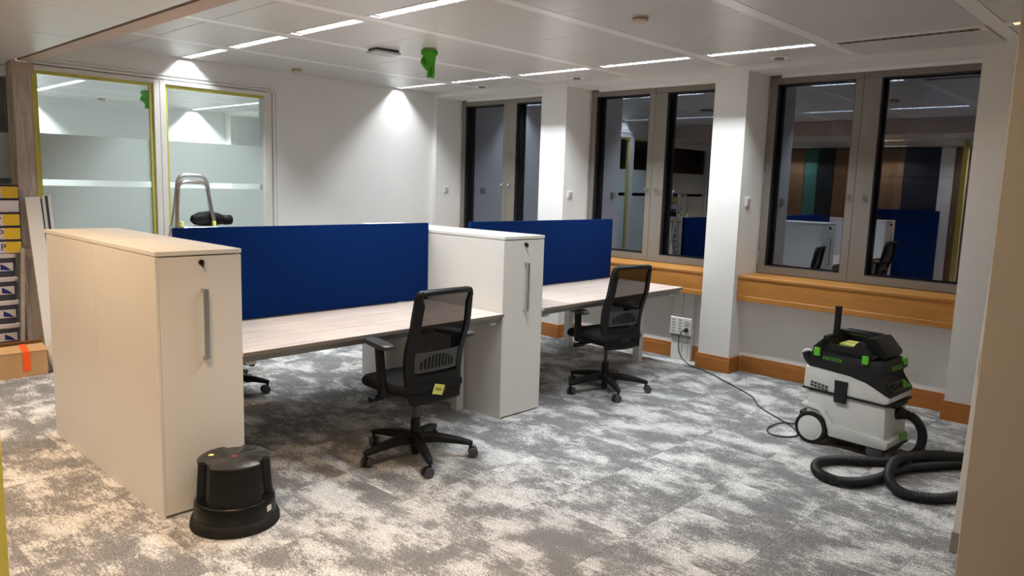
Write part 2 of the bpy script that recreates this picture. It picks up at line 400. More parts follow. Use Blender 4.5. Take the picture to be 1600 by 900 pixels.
# ------------------------------------------------------------------ setting: back partition
wb = tag(MB().box(2.60, XP, YW, YW + 0.12, 0, 2.735).box(0.50, 2.60, YW, YW + 0.12, HL, 2.735).box(0.50, 2.60, YW, YW + 0.12, 0, 0.06).build('wall_back', 'wall_white'),
         'white back wall beside and above the glazed partition', 'wall', kind='structure')
MB().box(2.628, 2.634, YW - 0.004, YW, 0, HL).build('joint_strip', 'cab_edge', wb)
MB().box(0.5, 2.63, YW - 0.012, YW, HL + 0.03, HL + 0.045, 0.002).box(0.5, 2.63, YW - 0.02, YW, HL - 0.01, HL + 0.012, 0.002).build('head_moulding', 'wall_white', wb)
MB().box(2.64, XP - 0.02, YW - 0.015, YW, 0, 0.142, 0.003).build('board', 'base_wood', wb)
def glazing(n, x0, x1, y, ztop, label, fr, tape=True):
    g = thing('window_%d' % n, label, 'partition', ((x0 + x1) / 2, y, 0), kind='structure')
    a, b, c, d = fr
    if a: MB().box(x0 - a, x0, y - 0.02, y + 0.10, 0.06, ztop + c, 0.003).build('frame_post', 'board_white', g, True)
    if b: MB().box(x1, x1 + b, y - 0.02, y + 0.10, 0.06, ztop + c, 0.003).build('frame_post', 'board_white', g, True)
    MB().box(x0, x1, y - 0.02, y + 0.10, ztop, ztop + c, 0.003).build('head_rail', 'board_white', g, True)
    MB().box(x0, x1, y - 0.02, y + 0.10, 0.06, 0.10, 0.003).build('foot_rail', 'board_white', g, True)
    p = MB().box(x0, x1, y + 0.036, y + 0.044, 0.10, ztop).build('pane', 'glass_clear', g, True)
    MB().box(x0, x1, y + 0.0352, y + 0.0357, 1.530, 1.905).build('frost_film', 'frost_film', p, True)
    MB().box(x0, x1, y + 0.0352, y + 0.0357, 0.10, 1.478).build('frost_film', 'frost_film', p, True)
    if tape:
        tw = 0.026
        for nm, bx in (('tape_head', (x0, x1, ztop - tw, ztop)), ('tape_side', (x0, x0 + tw, 0.1, ztop - tw)), ('tape_far_side', (x1 - tw, x1, 0.1, ztop - tw))):
            if nm == 'tape_far_side' and n == 6: continue
            MB().box(bx[0], bx[1], y + 0.006, y + 0.0350, bx[2], bx[3]).build('masking_tape', 'tape_yellow', g, True)
    return g
glazing(5, 0.505, 1.432, YW, 2.402, 'frosted glass panel masked in yellow tape beside the bare wooden post', (0.0, 0.05, 0.048, 0))
glazing(6, 1.535, 2.500, YW, 2.402, 'frosted glass panel with yellow tape along its head beside the white back wall', (0.05, 0.075, 0.048, 0))
glazing(7, -1.6, 0.40, 3.98, 2.36, 'frosted glass panel behind the stack of tins and packs', (0.05, 0.05, 0.09, 0), False)
po = thing('wooden_post', 'bare stripped wooden post with torn paint at the partition end', 'post', (0.42, 3.63, 0))
MB().box(0.345, 0.497, 3.585, 3.75, 0, HL - 0.002, 0.004).build('post_body', 'post_wood', po, True)
MB().box(0.34, 0.50, 3.580, 3.585, 2.36, HL - 0.002).build('top_batten', 'beam_paint', po, True)
MB().box(0.478, 0.4985, 3.580, 3.5848, 0, 2.36).build('masking_tape', 'tape_yellow', po, True)
# far and side walls of the neighbouring room, corridor, and the wall by the camera
tag(MB().box(XL, XP, YB2, YB2 + 0.1, 0, 2.735).build('wall_far', 'wall_white'), 'white far wall of the room behind the glass', 'wall', kind='structure')
tag(MB().box(0.40, 0.50, 4.09, YB2, 0, 2.735).build('wall_inner', 'wall_white'), 'white corridor wall of the room behind the glass', 'wall', kind='structure')
tag(MB().box(XL, 5.4, -4.8, -4.7, 0, 2.735).build('wall_front', 'wall_white'), 'white wall behind the camera', 'wall', kind='structure')
tag(MB().box(XL - 0.1, XL, -4.8, YB2, 0, 2.735).build('wall_left', 'wall_white'), 'white corridor wall behind the tall cupboards', 'wall', kind='structure')
tag(MB().box(2.10, XP, -3.03, -2.794, 0, 2.735, 0.003).build('wall_near', 'wall_beige'), 'beige wall end standing at the edge of the room', 'wall', kind='structure')

# ------------------------------------------------------------------ ceiling lights
def light(x, y0, y1, z, lm, watt, col, lab, lou='louvre_white', grp='louvred strip lights'):
    cy = (y0 + y1) / 2; L2 = (y1 - y0) / 2
    t = thing('ceiling_light', lab, 'light', (x, cy, z), group=grp)
    MB().box(-0.053, -0.043, -L2 - 0.04, L2 + 0.04, -0.003, 0.012).box(0.043, 0.053, -L2 - 0.04, L2 + 0.04, -0.003, 0.012)\
        .box(-0.043, 0.043, -L2 - 0.04, -L2, -0.003, 0.012).box(-0.043, 0.043, L2, L2 + 0.04, -0.003, 0.012).build('trim_frame', 'band_metal', t)
    MB().box(-0.043, -0.040, -L2, L2, 0.0, 0.05).box(0.040, 0.043, -L2, L2, 0.0, 0.05).box(-0.043, 0.043, -L2 - 0.003, -L2, 0, 0.05).box(-0.043, 0.043, L2, L2 + 0.003, 0, 0.05)\
        .box(-0.043, 0.043, -L2, L2, 0.048, 0.052).build('reflector', lm, t)
    m = MB(); n = int((y1 - y0) / 0.055)
    for i in range(1, n):
        yy = -L2 + 2 * L2 * i / n
        m.box(-0.040, 0.040, yy - 0.004, yy + 0.004, 0.001, 0.020)
    m.build('louvre', lou, t)['kind'] = 'stuff'
    if watt:
        ld = bpy.data.lights.new('tube_light', 'AREA'); ld.shape = 'RECTANGLE'; ld.size = 0.024; ld.size_y = 2 * L2 - 0.04
        ld.energy = watt; ld.color = col; ld.spread = math.radians(175)
        lo = bpy.data.objects.new('tube_light', ld); COL.objects.link(lo); lo.parent = t; lo.location = (0, 0, 0.043)
    return t
CW = (0.90, 0.96, 1.0); WW = (1.0, 0.68, 0.42); NW = (1.0, 0.93, 0.82)
PW = 42
G1, G2 = 'strip lights above the desks', 'strip lights along the windows'
light(1.73, 2.86, 3.585, HC, 'lamp_cool', PW * 0.5, CW, 'bright strip light meeting the wall above the glass partition', grp=G1)
light(1.73, 1.90, 2.68, HC, 'lamp_blue', PW, CW, 'bluish strip light next to the one above the glass partition', grp=G1)
light(1.73, 0.92, 1.72, HC, 'lamp_warm', PW * 0.75, NW, 'dim warm strip light between two bluish ones', 'louvre_plain', G1)
light(1.73, -0.16, 0.735, HC, 'lamp_blue', PW, CW, 'bluish strip light above the front of the near desk', grp=G1)
light(1.73, -1.17, -0.34, HC, 'lamp_cool', PW, CW, 'strip light over the open carpet before the desks', grp=G1)
light(1.73, -2.20, -1.34, HC, 'lamp_warm', PW * 0.5, NW, 'warm strip light over the open carpet towards the doorway', 'louvre_plain', G1)
light(4.17, 2.83, 3.585, HC, 'lamp_mid', PW * 0.42, CW, 'bright strip light meeting the white back wall', grp=G2)
light(4.17, 1.86, 2.66, HC, 'lamp_mid', PW * 0.86, CW, 'bright strip light by the far window', grp=G2)
light(4.17, 0.875, 1.68, HC, 'lamp_mid', PW * 0.86, CW, 'bright strip light by the pillar between far and middle windows', grp=G2)
light(4.17, -0.155, 0.70, HC, 'lamp_mid', PW * 0.86, CW, 'bright strip light by the middle window', grp=G2)
light(4.17, -1.17, -0.34, HC, 'lamp_cool', PW * 0.86, CW, 'bright strip light above the power cord', grp=G2)
light(4.17, -2.20, -1.34, HC - 0.012, 'lamp_off', 0, CW, 'unlit strip light in the loosened ceiling panel', 'louvre_plain', G2)
light(4.17, -3.20, -2.38, HC, 'lamp_amber', 4, WW, 'amber strip light past the loosened ceiling panel', 'louvre_plain', G2)
for X in LX:
    for a, b in ((4.80, 5.67), (6.45, 7.28), (7.41, 8.27), (8.37, 8.98)):
        light(X, a, b, HC, 'lamp_cool', PW * 1.2, CW, 'strip light behind the glass ' + {4.80: 'just past the partition', 6.45: 'beside the hanging green glove', 7.41: 'next to the last one', 8.37: 'meeting the far wall'}[a] + (', corridor-side row' if X < 3 else ', window-side row'), grp='strip lights behind the glass')
for a, b in ((-1.2, -0.4), (0.6, 1.4), (2.2, 3.0)):
    light(-2.18, a, b, HL, 'lamp_cool', 30, NW, 'neutral strip light close to the corridor cupboards', 'louvre_plain', 'cupboard lights')
for a, b in ((-3.6, -2.8), (-1.7, -0.9), (0.2, 1.0), (2.1, 2.9)):
    light(-0.71, a, b, HL, 'lamp_amber', 55, WW, 'warm strip light in the lower corridor ceiling', 'louvre_plain', 'warm corridor lights')

# ------------------------------------------------------------------ tall cabinets
def cabinet(x0, x1, yf, yb, label, key=True):
    """front faces yf"""
    s = 1 if yb > yf else -1
    t = thing('tall_cabinet', label, 'cabinet', ((x0 + x1) / 2, (yf + yb) / 2, 0), group='tall white pull-out cabinets')
    H = 1.257
    ya, yc = sorted((yf + 0.019 * s, yb - 0.001 * s))
    MB().box(x0 + 0.001, x1 - 0.001, ya, yc, 0.0, H - 0.024, 0.001).build('body', 'cab_white', t, True)
    ya, yc = sorted((yf, yb - 0.001 * s))
    MB().box(x0 - 0.001, x1 + 0.001, ya, yc, H - 0.021, H, 0.0015).build('top_panel', 'cab_white', t, True)
    ya, yc = sorted((yf + 0.002 * s, yf + 0.017 * s))
    fp = MB().box(x0 + 0.0135, x1 - 0.001, ya, yc, 0.012, H - 0.028, 0.001).build('front_panel', 'cab_white', t, True)
    MB().box(x0, x0 + 0.012, ya, yf + 0.02 * s if s > 0 else yc, 0, H - 0.024).build('side_edge', 'cab_white', t, True) if s > 0 else None
    hx = x0 + (0.215 if s > 0 else 0.2); yo = yf - 0.034 * s
    y0, y1 = sorted((yo, yo + 0.012 * s)); y2, y3 = sorted((yo + 0.01 * s, yf + 0.002 * s))
    MB().box(hx - 0.012, hx + 0.012, y0, y1, 0.742, 1.078, 0.002).box(hx - 0.010, hx + 0.010, y2, y3, 0.742, 0.756).box(hx - 0.010, hx + 0.010, y2, y3, 1.064, 1.078).build('handle', 'steel', fp, True)
    lk = MB().cyl((hx - 0.006, yf + 0.003 * s, 1.200), (hx - 0.006, yf - 0.006 * s, 1.200), 0.013, 18).build('lock', 'black_lock', fp, True)
    if key:
        y0, y1 = sorted((yf - 0.005 * s, yf - 0.026 * s))
        MB().box(hx - 0.008, hx - 0.004, y0, y1, 1.180, 1.208, 0.001).build('key', 'black_lock', t, True)
    return t
cabinet(0.0, 0.406, 0.0, 0.814, 'tall white cabinet standing behind the black step stool')
cabinet(0.0, 0.406, 1.629, 0.815, 'tall white cabinet back to back behind the step stool one')
cabinet(2.258, 2.664, 0.012, 0.820, 'tall white cabinet standing between the two blue screens')
cabinet(2.258, 2.664, 1.635, 0.821, 'tall white cabinet on the ladder side between the blue screens')

# ------------------------------------------------------------------ desks and screens
def desk(x0, x1, ya, yb, front, label, legx, legy):
    t = thing('bench_desk', label, 'desk', ((x0 + x1) / 2, (ya + yb) / 2, 0), group='oak bench desks')
    MB().box(x0, x1, ya, yb, 0.718, 0.740, 0.002).build('desktop', 'desk_oak', t, True)
    e = 0.0015
    yf0, yf1 = (ya - e, ya + 0.001) if front < 0 else (yb - 0.001, yb + e)
    MB().box(x0, x1, yf0, yf1, 0.7185, 0.7385).build('front_edging', 'desk_edge', t, True)
    for y in (ya + 0.03, yb - 0.07):
        MB().box(x0 + 0.005, x1 - 0.005, y, y + 0.04, 0.682, 0.718, 0.002).build('beam', 'desk_frame', t, True)
    for x in legx:
        MB().box(x - 0.033, x + 0.033, legy - 0.035, legy + 0.035, 0.0, 0.66, 0.004).build('leg', 'leg_white', t, True)
        MB().box(x - 0.03, x + 0.03, ya + 0.05, yb - 0.05, 0.66, 0.682, 0.002).build('leg_arm', 'leg_white', t, True)
    return t
desk(0.409, 2.2555, -0.004, 0.778, -1, 'pale oak desk behind the mesh chair with the yellow note', (0.47, 2.205), 0.39)
desk(0.409, 2.2555, 0.822, 1.604, 1, 'pale oak desk on the ladder side of the long blue screen', (0.47, 2.205), 1.21)
desk(2.668, 4.56, -0.004, 0.778, -1, 'pale oak desk ending beside the wall power post', (2.75, 4.455), 0.37)
desk(2.668, 4.56, 0.822, 1.604, 1, 'pale oak desk between the far blue screen and the far window', (2.75, 4.465), 1.21)
def screen(x0, x1, label):
    t = thing('desk_screen', label, 'screen', ((x0 + x1) / 2, 0.80, 0.74), group='blue fabric desk screens')
    MB().box(x0, x1, 0.784, 0.816, 0.745, 1.306, 0.006, 2).build('fabric_panel', 'blue_fabric', t, True)
    for x in (x0 + 0.25, x1 - 0.25):
        MB().box(x - 0.03, x + 0.03, 0.780, 0.820, 0.70, 0.7455, 0.002).build('clamp', 'desk_frame', t, True)
screen(0.409, 2.254, 'blue fabric screen between the two tall white cabinets')
screen(2.676, 4.545, 'blue fabric screen standing in front of the windows')

# ------------------------------------------------------------------ office chairs
def chair(az=0.668, ay=0.065, ax=0.262):
    t = thing('office_chair', '', 'chair', group='black mesh office chairs')
    # five-star base with casters
    for k in range(5):
        a = math.radians(90 + 11 + 72 * k); d = Vector((math.cos(a), math.sin(a), 0)); n = Vector((-d.y, d.x, 0))
        rs = []
        for r, w_, zc, h in ((0.028, 0.030, 0.118, 0.030), (0.12, 0.026, 0.120, 0.024), (0.24, 0.021, 0.104, 0.019), (0.318, 0.017, 0.088, 0.014), (0.338, 0.012, 0.085, 0.010)):
            c = d * r; rs.append([tuple(c + n * (w_ * sx) + Vector((0, 0, zc + h * sz))) for sx, sz in ((-1, -1), (1, -1), (1, 0.4), (0.6, 1), (-0.6, 1), (-1, 0.4))])
        leg = MB().rings(rs).build('base_leg', 'black_plastic', t)
        c = d * 0.325; b = a + 0.9 + k * 1.3; e = Vector((math.cos(b), math.sin(b), 0)); q = c + Vector((-e.y, e.x, 0)) * 0.016
        MB().cyl(c + Vector((0, 0, 0.05)), c + Vector((0, 0, 0.09)), 0.009, 8).tube([q + e * 0.012 + Vector((0, 0, 0.03)), q - e * 0.012 + Vector((0, 0, 0.03))], 0.027, 16).build('caster_hood', 'black_plastic', leg)
        m = MB()
        for s in (-1, 1):
            m.tube([q + e * (0.011 * s) + Vector((0, 0, 0.0292)), q + e * (0.014 * s) + Vector((0, 0, 0.0292)), q + e * (0.027 * s) + Vector((0, 0, 0.0292)), q + e * (0.030 * s) + Vector((0, 0, 0.0292))], [0.023, 0.0292, 0.0292, 0.025], 18)
        m.build('caster_wheel', 'wheel_grey', leg)
    MB().lathe([(0.020, 0.018), (0.024, 0.03), (0.030, 0.10), (0.030, 0.17), (0.027, 0.235)], n=18).build('column_sleeve', 'black_plastic', t)
    MB().cyl((0, 0, 0.23), (0, 0, 0.40), 0.015, 14).build('gas_column', 'wheel_grey', t)
    mc = MB().box(-0.10, 0.10, -0.16, 0.14, 0.375, 0.425, 0.012).prism([(-0.10, 0.385), (-0.19, 0.40), (-0.215, 0.46), (-0.17, 0.46), (-0.10, 0.425)], 'x', -0.05, 0.05).build('tilt_mechanism', 'black_plastic', t)
    MB().tube([(-0.10, 0.05, 0.395), (-0.23, 0.05, 0.388), (-0.28, 0.05, 0.386)], [0.008, 0.009, 0.010], 10).tube([(-0.20, 0.05, 0.389), (-0.29, 0.05, 0.386)], [0.019, 0.017], 12).build('tilt_lever', 'black_plastic', mc)
    # seat cushion, rounded slab with waterfall front
    rs = []; NN = 28
    for sc, z in ((0.80, 0.425), (0.95, 0.432), (1.0, 0.452), (0.985, 0.475), (0.93, 0.490), (0.75, 0.496)):
        ring = []
        for j in range(NN):
            a = 2 * PI * j / NN; cx, sx = math.cos(a), math.sin(a)
            x = 0.245 * sc * math.copysign(abs(cx) ** 0.45, cx); y = 0.245 * sc * math.copysign(abs(sx) ** 0.5, sx)
            zz = z - (0.020 * max(0, (y - 0.10) / 0.14) ** 2)
            ring.append((x, y + 0.035, zz))
        rs.append(ring)
    MB().rings(rs).build('seat', 'black_soft', t)
    # backrest: frame follows a curved profile (y back, z up)
    def prof(z):
        u = (z - 0.44) / 0.58
        return -0.185 - 0.085 * u + 0.030 * math.sin(PI * min(1, u * 1.6)) * (1 if u < 0.63 else 0) - (0.0)
    def wid(z):
        u = (z - 0.44) / 0.58
        return 0.188 + 0.022 * math.sin(PI * u * 0.9) + 0.004
    z0, z1 = 0.388, 1.028
    # outer loop path as ring of sections
    pts = []
    zs = [z0 + (z1 - z0) * i / 16 for i in range(17)]
    left = [(-wid(z), z) for z in zs]; right = [(wid(z), z) for z in reversed(zs)]
    cr = 0.035
    loop = []
    for x, z in left[1:-1]: loop.append((x, z))
    for k in range(4): a = PI - k * PI / 6; loop.append((-wid(z1) + cr + cr * math.cos(a), z1 - cr + cr * math.sin(a)))
    for i in range(1, 6): loop.append((-wid(z1) + cr + (2 * wid(z1) - 2 * cr) * i / 6, z1 + 0.004 * math.sin(PI * i / 6)))
    for k in range(4): a = PI / 2 - k * PI / 6; loop.append((wid(z1) - cr + cr * math.cos(a), z1 - cr + cr * math.sin(a)))
    for x, z in right[1:-1]: loop.append((x, z))
    for i in range(0, 7): loop.append((wid(z0) - 0.012 - (2 * wid(z0) - 0.024) * i / 6, z0 - 0.006 - 0.012 * math.sin(PI * i / 6)))
    def bow(x): return 0.022 * (abs(x) / 0.2) ** 2
    n = len(loop); cx0, cz0 = 0, 0.73
    rs = []
    for i in range(n):
        x, z = loop[i]; xp, zp = loop[i - 1]; xn, zn = loop[(i + 1) % n]
        tx, tz = xn - xp, zn - zp; l = math.hypot(tx, tz); nx, nz = tz / l, -tx / l   # inward normal
        if (cx0 - x) * nx + (cz0 - z) * nz < 0: nx, nz = -nx, -nz
        wd = 0.050 if z < 0.97 else 0.030
        yb = prof(z) + bow(x); yi = prof(z + nz * wd) + bow(x + nx * wd)
        rs.append([(x, yb + 0.018, z), (x, yb - 0.008, z), (x + nx * wd * 0.25, yb - 0.018, z + nz * wd * 0.25), (x + nx * wd, yi - 0.012, z + nz * wd), (x + nx * wd, yi + 0.008, z + nz * wd)])
    rs.append(rs[0])
    bf = MB().rings(rs, cap=False).build('back_frame', 'black_plastic', t)
    # mesh panel (thin shell) and lower shell
    def shell(za, zb, dy, nz_, nx_, inset, th):
        A = []; 
        for i in range(nz_ + 1):
            z = za + (zb - za) * i / nz_; w_ = wid(z) - inset
            A.append([(w_ * (2 * j / nx_ - 1), prof(z) + bow(w_ * (2 * j / nx_ - 1)) + dy, z) for j in range(nx_ + 1)])
        m = MB(); W = nx_ + 1
        vs = [p for r in A for p in r]; fs = [(i * W + j, i * W + j + 1, (i + 1) * W + j + 1, (i + 1) * W + j) for i in range(nz_) for j in range(nx_)]
        if th:
            o = len(vs); vs2 = [(x, y + th, z) for x, y, z in vs]; f2 = [tuple(o + q for q in reversed(f)) for f in fs]; side = []
            per = [j for j in range(W)] + [i * W + nx_ for i in range(1, nz_ + 1)] + [nz_ * W + j for j in range(nx_ - 1, -1, -1)] + [i * W for i in range(nz_ - 1, 0, -1)]
            for q in range(len(per)): a_, b_ = per[q], per[(q + 1) % len(per)]; side.append((b_, a_, a_ + o, b_ + o))
            return m._add(vs + vs2, fs + f2 + side)
        return m._add(vs, fs)
    shell(0.525, 1.010, 0.000, 14, 10, 0.022, 0).build('back_mesh', 'chair_mesh', t)
    shell(0.378, 0.535, -0.013, 6, 10, 0.010, 0.024).build('lower_shell', 'black_plastic', t)
    shell(0.555, 0.672, -0.008, 5, 10, 0.048, 0.006).build('lumbar_plate', 'wheel_grey', t)
    for i in range(10):
        x = -0.1125 + 0.025 * i; a, b = 0.575, 0.655 - 0.0018 * abs(i - 4.5) ** 2
        rs = [[(x + dx, prof(z) + bow(x) + dy, z) for dx, dy in ((-0.006, -0.006), (0.006, -0.006), (0.006, -0.0105), (-0.006, -0.0105))] for z in (a, (a + b) / 2, b)]
        MB().rings(rs).build('lumbar_rib', 'tool_black', t)
    # armrests
    for s in (-1, 1):
        ar = MB().prism([(s * 0.16, 0.40), (s * 0.262, 0.41), (s * 0.276, 0.43), (s * (ax + 0.018), az - 0.026), (s * (ax - 0.012), az - 0.026), (s * 0.246, 0.445), (s * 0.16, 0.43)][::s], 'y', ay - 0.035, ay + 0.015, 0.004).build('arm_post', 'black_plastic', t)
        n0 = 24; rg = []
        for sc, z in ((0.85, az - 0.028), (1.0, az - 0.020), (1.0, az - 0.006), (0.92, az)):
            rg.append([(0.043 * sc * math.copysign(abs(math.cos(2 * PI * j / n0)) ** 0.55, math.cos(2 * PI * j / n0)), 0.138 * sc * math.copysign(abs(math.sin(2 * PI * j / n0)) ** 0.6, math.sin(2 * PI * j / n0)), z) for j in range(n0)])
        MB().rings(rg).xf(Matrix.Translation((s * ax, ay, 0)) @ Matrix.Rotation(s * 0.20, 4, 'Z')).build('arm_pad', 'arm_pad', ar)
    return t
ch = chair(0.730, -0.015, 0.280); ch.location = (1.39, -0.14, 0); ch.rotation_euler = (0, 0, 0)
ch['label'] = 'black mesh office chair with a yellow note on its back'
c2 = chair(); c2.location = (3.43, -0.01, 0); c2.rotation_euler = (0, 0, math.radians(-10)); c2['label'] = 'black mesh office chair at the desk by the power post'
c3 = copy_tree(c2); c3.location = (1.16, 1.83, 0); c3.rotation_euler = (0, 0, math.radians(180 - 33)); c3['label'] = 'black office chair tucked behind the long blue screen, one caster showing'
# note on the first chair
nt = thing('sticky_note', 'small yellow sticky note with handwriting on the chair back', 'note', (1.372, -0.360, 0.456))
mt = frame_mtx((0, 0, 0), (0.95, 0.0, -0.25), (0.25, -0.12, 1))
MB().box(-0.038, 0.038, -0.030, 0.030, -0.0006, 0.0006).xf(mt).build('paper', 'note_yellow', nt)
m = MB()
for k in range(9):
    x = -0.024 + 0.0055 * k
    m.box(x - 0.0012, x + 0.0012, -0.004 - 0.004 * (k % 2), 0.008 + 0.004 * (k % 3 == 0), 0.0006, 0.0010)
m.box(-0.026, 0.024, -0.001, 0.001, 0.0006, 0.001)
m.xf(mt).build('handwriting', 'ink', nt)

# ------------------------------------------------------------------ step stool
st = thing('step_stool', 'round black plastic rolling step stool in front of the cabinet', 'stool', (0.238, -0.226, 0))
NA = [math.radians(a) for a in (90 - 25, 210 - 25, 330 - 25)]
def notch(a, z):
    if z < 0.128: return 1.0
    d = min(abs((a - q + PI) % (2 * PI) - PI) for q in NA)
    return 0.83 if d < 0.24 else (0.83 + 0.17 * (d - 0.24) / 0.05 if d < 0.29 else 1.0)
MB().lathe([(0.190, 0.0), (0.200, 0.004), (0.197, 0.030), (0.190, 0.046), (0.184, 0.050)], n=72).build('rubber_skirt', 'rubber', st)
MB().lathe([(0.183, 0.046), (0.183, 0.060), (0.178, 0.120), (0.174, 0.126), (0.172, 0.1275), (0.1715, 0.1285), (0.168, 0.150), (0.158, 0.290), (0.155, 0.304)], n=120, mod=notch).build('drum', 'stool_black', st)
tp = MB().lathe([(0.156, 0.300), (0.160, 0.304), (0.160, 0.310), (0.155, 0.313), (0.02, 0.3135)], n=120, mod=notch).build('tread', 'stool_top', st)
m = MB()
for k in range(24):
    a = 2 * PI * k / 24 + 0.05
    if min(abs((a - q + PI) % (2 * PI) - PI) for q in NA) < 0.4: continue
    c, s = math.cos(a), math.sin(a)
    m.tube([(0.03 * c, 0.03 * s, 0.3132), (0.142 * c, 0.142 * s, 0.3132)], 0.0014, 5)
m.build('tread_ridge', 'stool_top', tp)
MB().lathe([(0.009, 0.313), (0.009, 0.3150), (0.004, 0.3155)], n=14).build('red_button', 'red', tp)
MB().lathe([(0.013, 0.313), (0.013, 0.3142)], (-0.070, 0.085, 0), n=14).build('round_sticker', 'note_yellow', tp)
a = math.radians(-62)
MB().box(-0.016, 0.016, -0.001, 0.001, -0.013, 0.013).xf(frame_mtx((0.1815 * math.cos(a), 0.1815 * math.sin(a), 0.088), (-math.sin(a), math.cos(a), 0), (math.cos(a), math.sin(a), 0.06))).build('label_sticker', 'label_white', st)

# ------------------------------------------------------------------ dust extractor
va = thing('dust_extractor', 'grey and black dust extractor with green latches and coiled hose', 'vacuum', (3.443, -1.665, 0), math.radians(-4))
# local x = across (0 near side .. 0.36), local y = -forward
def sd(pts): return [(-s, z) for s, z in pts]
lo = MB().prism(sd([(-0.060, 0.345), (-0.060, 0.20), (-0.02, 0.075), (0.10, 0.075), (0.425, 0.075), (0.44, 0.10), (0.425, 0.342)]), 'x', 0.012, 0.348, 0.012).build('dust_container', 'vac_grey', va)
MB().prism(sd([(-0.086, 0.258), (-0.086, 0.235), (0.03, 0.235), (0.075, 0.19), (0.105, 0.075), (0.452, 0.075), (0.462, 0.09), (0.462, 0.125), (0.40, 0.145), (0.34, 0.142), (0.125, 0.155), (0.07, 0.235), (0.03, 0.262)]), 'x', -0.004, 0.364, 0.005).build('skirt', 'vac_grey', va)
up_ = MB().prism(sd([(-0.086, 0.502), (-0.090, 0.36), (0.415, 0.352), (0.445, 0.36), (0.448, 0.395), (0.410, 0.412), (0.36, 0.438), (0.30, 0.466), (0.20, 0.485), (0.0, 0.499)]), 'x', 0.0, 0.36, 0.012).build('motor_housing', 'vac_grey', va)
MB().prism(sd([(-0.092, 0.362), (-0.092, 0.351), (0.452, 0.342), (0.452, 0.353)]), 'x', -0.003, 0.363).build('seal_band', 'vac_black', va)
m = MB()
for r in range(2):
    for c in range(5):
        y = 0.040 - 0.024 * c; z = 0.402 - 0.0035 * c - 0.020 * r
        m.box(-0.003, 0.004, y - 0.018, y, z - 0.007, z + 0.008, 0.002)
m.build('vent_slot', 'wheel_grey', up_)
MB().box(-0.014, 0.006, -0.196, -0.118, 0.305, 0.415, 0.006).box(-0.008, 0.006, -0.198, -0.116, 0.412, 0.446, 0.004).build('side_latch', 'vac_black', va)
# black head and control panel
hd = MB().prism(sd([(-0.070, 0.500), (-0.060, 0.606), (-0.02, 0.612), (0.36, 0.606), (0.408, 0.580), (0.415, 0.545), (0.375, 0.515), (0.40, 0.47), (0.452, 0.425), (0.452, 0.398), (0.410, 0.410), (0.36, 0.436), (0.30, 0.464), (0.20, 0.483), (0.0, 0.497)]), 'x', 0.006, 0.354, 0.008).build('head', 'vac_black', va)
MB().prism(sd([(0.408, 0.470), (0.450, 0.428), (0.447, 0.424), (0.404, 0.466)]), 'x', 0.05, 0.31).build('control_panel', 'arm_pad', hd)
for i, (xx, s_, z_) in enumerate(((0.20, 0.432, 0.449), (0.235, 0.440, 0.441), (0.27, 0.424, 0.458), (0.285, 0.444, 0.437))):
    MB().cyl((xx, -s_ , z_), (xx, -s_ - 0.006, z_ + 0.006), 0.014, 14).build('dial', 'vac_green' if i != 0 else 'vac_black', hd)
for xx, s_, z_ in ((0.09, 0.428, 0.453), (0.13, 0.430, 0.451)):
    MB().cyl((xx, -s_, z_), (xx, -s_ - 0.008, z_ + 0.008), 0.018, 14).build('dial', 'vac_black', hd)
# top tray with carry handle
tr = MB().prism(sd([(-0.045, 0.614), (-0.045, 0.636), (0.02, 0.70), (0.055, 0.70), (0.075, 0.660), (0.20, 0.660), (0.225, 0.700), (0.245, 0.715), (0.275, 0.700), (0.318, 0.640), (0.335, 0.614)]), 'x', 0.000, 0.045, 0.004).build('tray_side', 'vac_black', va)
tr = MB().prism(sd([(-0.045, 0.614), (-0.045, 0.640), (0.03, 0.728), (0.25, 0.728), (0.36, 0.64), (0.36, 0.614)]), 'x', 0.30, 0.345, 0.004).build('tray_side', 'vac_black', va)
MB().prism(sd([(-0.045, 0.612), (-0.045, 0.632), (0.335, 0.632), (0.335, 0.612)]), 'x', 0.0, 0.345, 0.003).prism(sd([(0.225, 0.63), (0.245, 0.722), (0.30, 0.728), (0.375, 0.645), (0.375, 0.614), (0.225, 0.614)]), 'x', 0.09, 0.345, 0.008)\
    .prism(sd([(0.0, 0.63), (0.02, 0.715), (0.05, 0.715), (0.065, 0.63)]), 'x', 0.0, 0.345, 0.005).build('tray', 'vac_black', va)
MB().tube([(0.17, -0.03, 0.70), (0.17, -0.06, 0.735), (0.17, -0.22, 0.735), (0.17, -0.25, 0.715)], [0.014, 0.016, 0.016, 0.014], 10).build('carry_handle', 'vac_black', va)
for xx, s_ in ((-0.006, -0.014), (-0.006, 0.288), (0.300, 0.400)):
    MB().box(xx - 0.006, xx + 0.014, -s_ - 0.020, -s_ + 0.020, 0.578, 0.632, 0.005).build('green_latch', 'vac_green', va) if xx < 0.1 else \
        MB().box(xx - 0.022, xx + 0.022, -0.420, -0.396, 0.560, 0.605, 0.004).build('green_latch', 'vac_green', va)
text('side_lettering', 'FESTOOL', 0.030, 'vac_green', hd, frame_mtx((0.0050, -0.085, 0.570), (0, -1, 0), (0, 0, 1)))
text('front_lettering', 'FESTOOL', 0.040, 'vac_green', hd, frame_mtx((0.17, -0.4155, 0.558), (1, 0, 0), (0, 0.25, 1)))
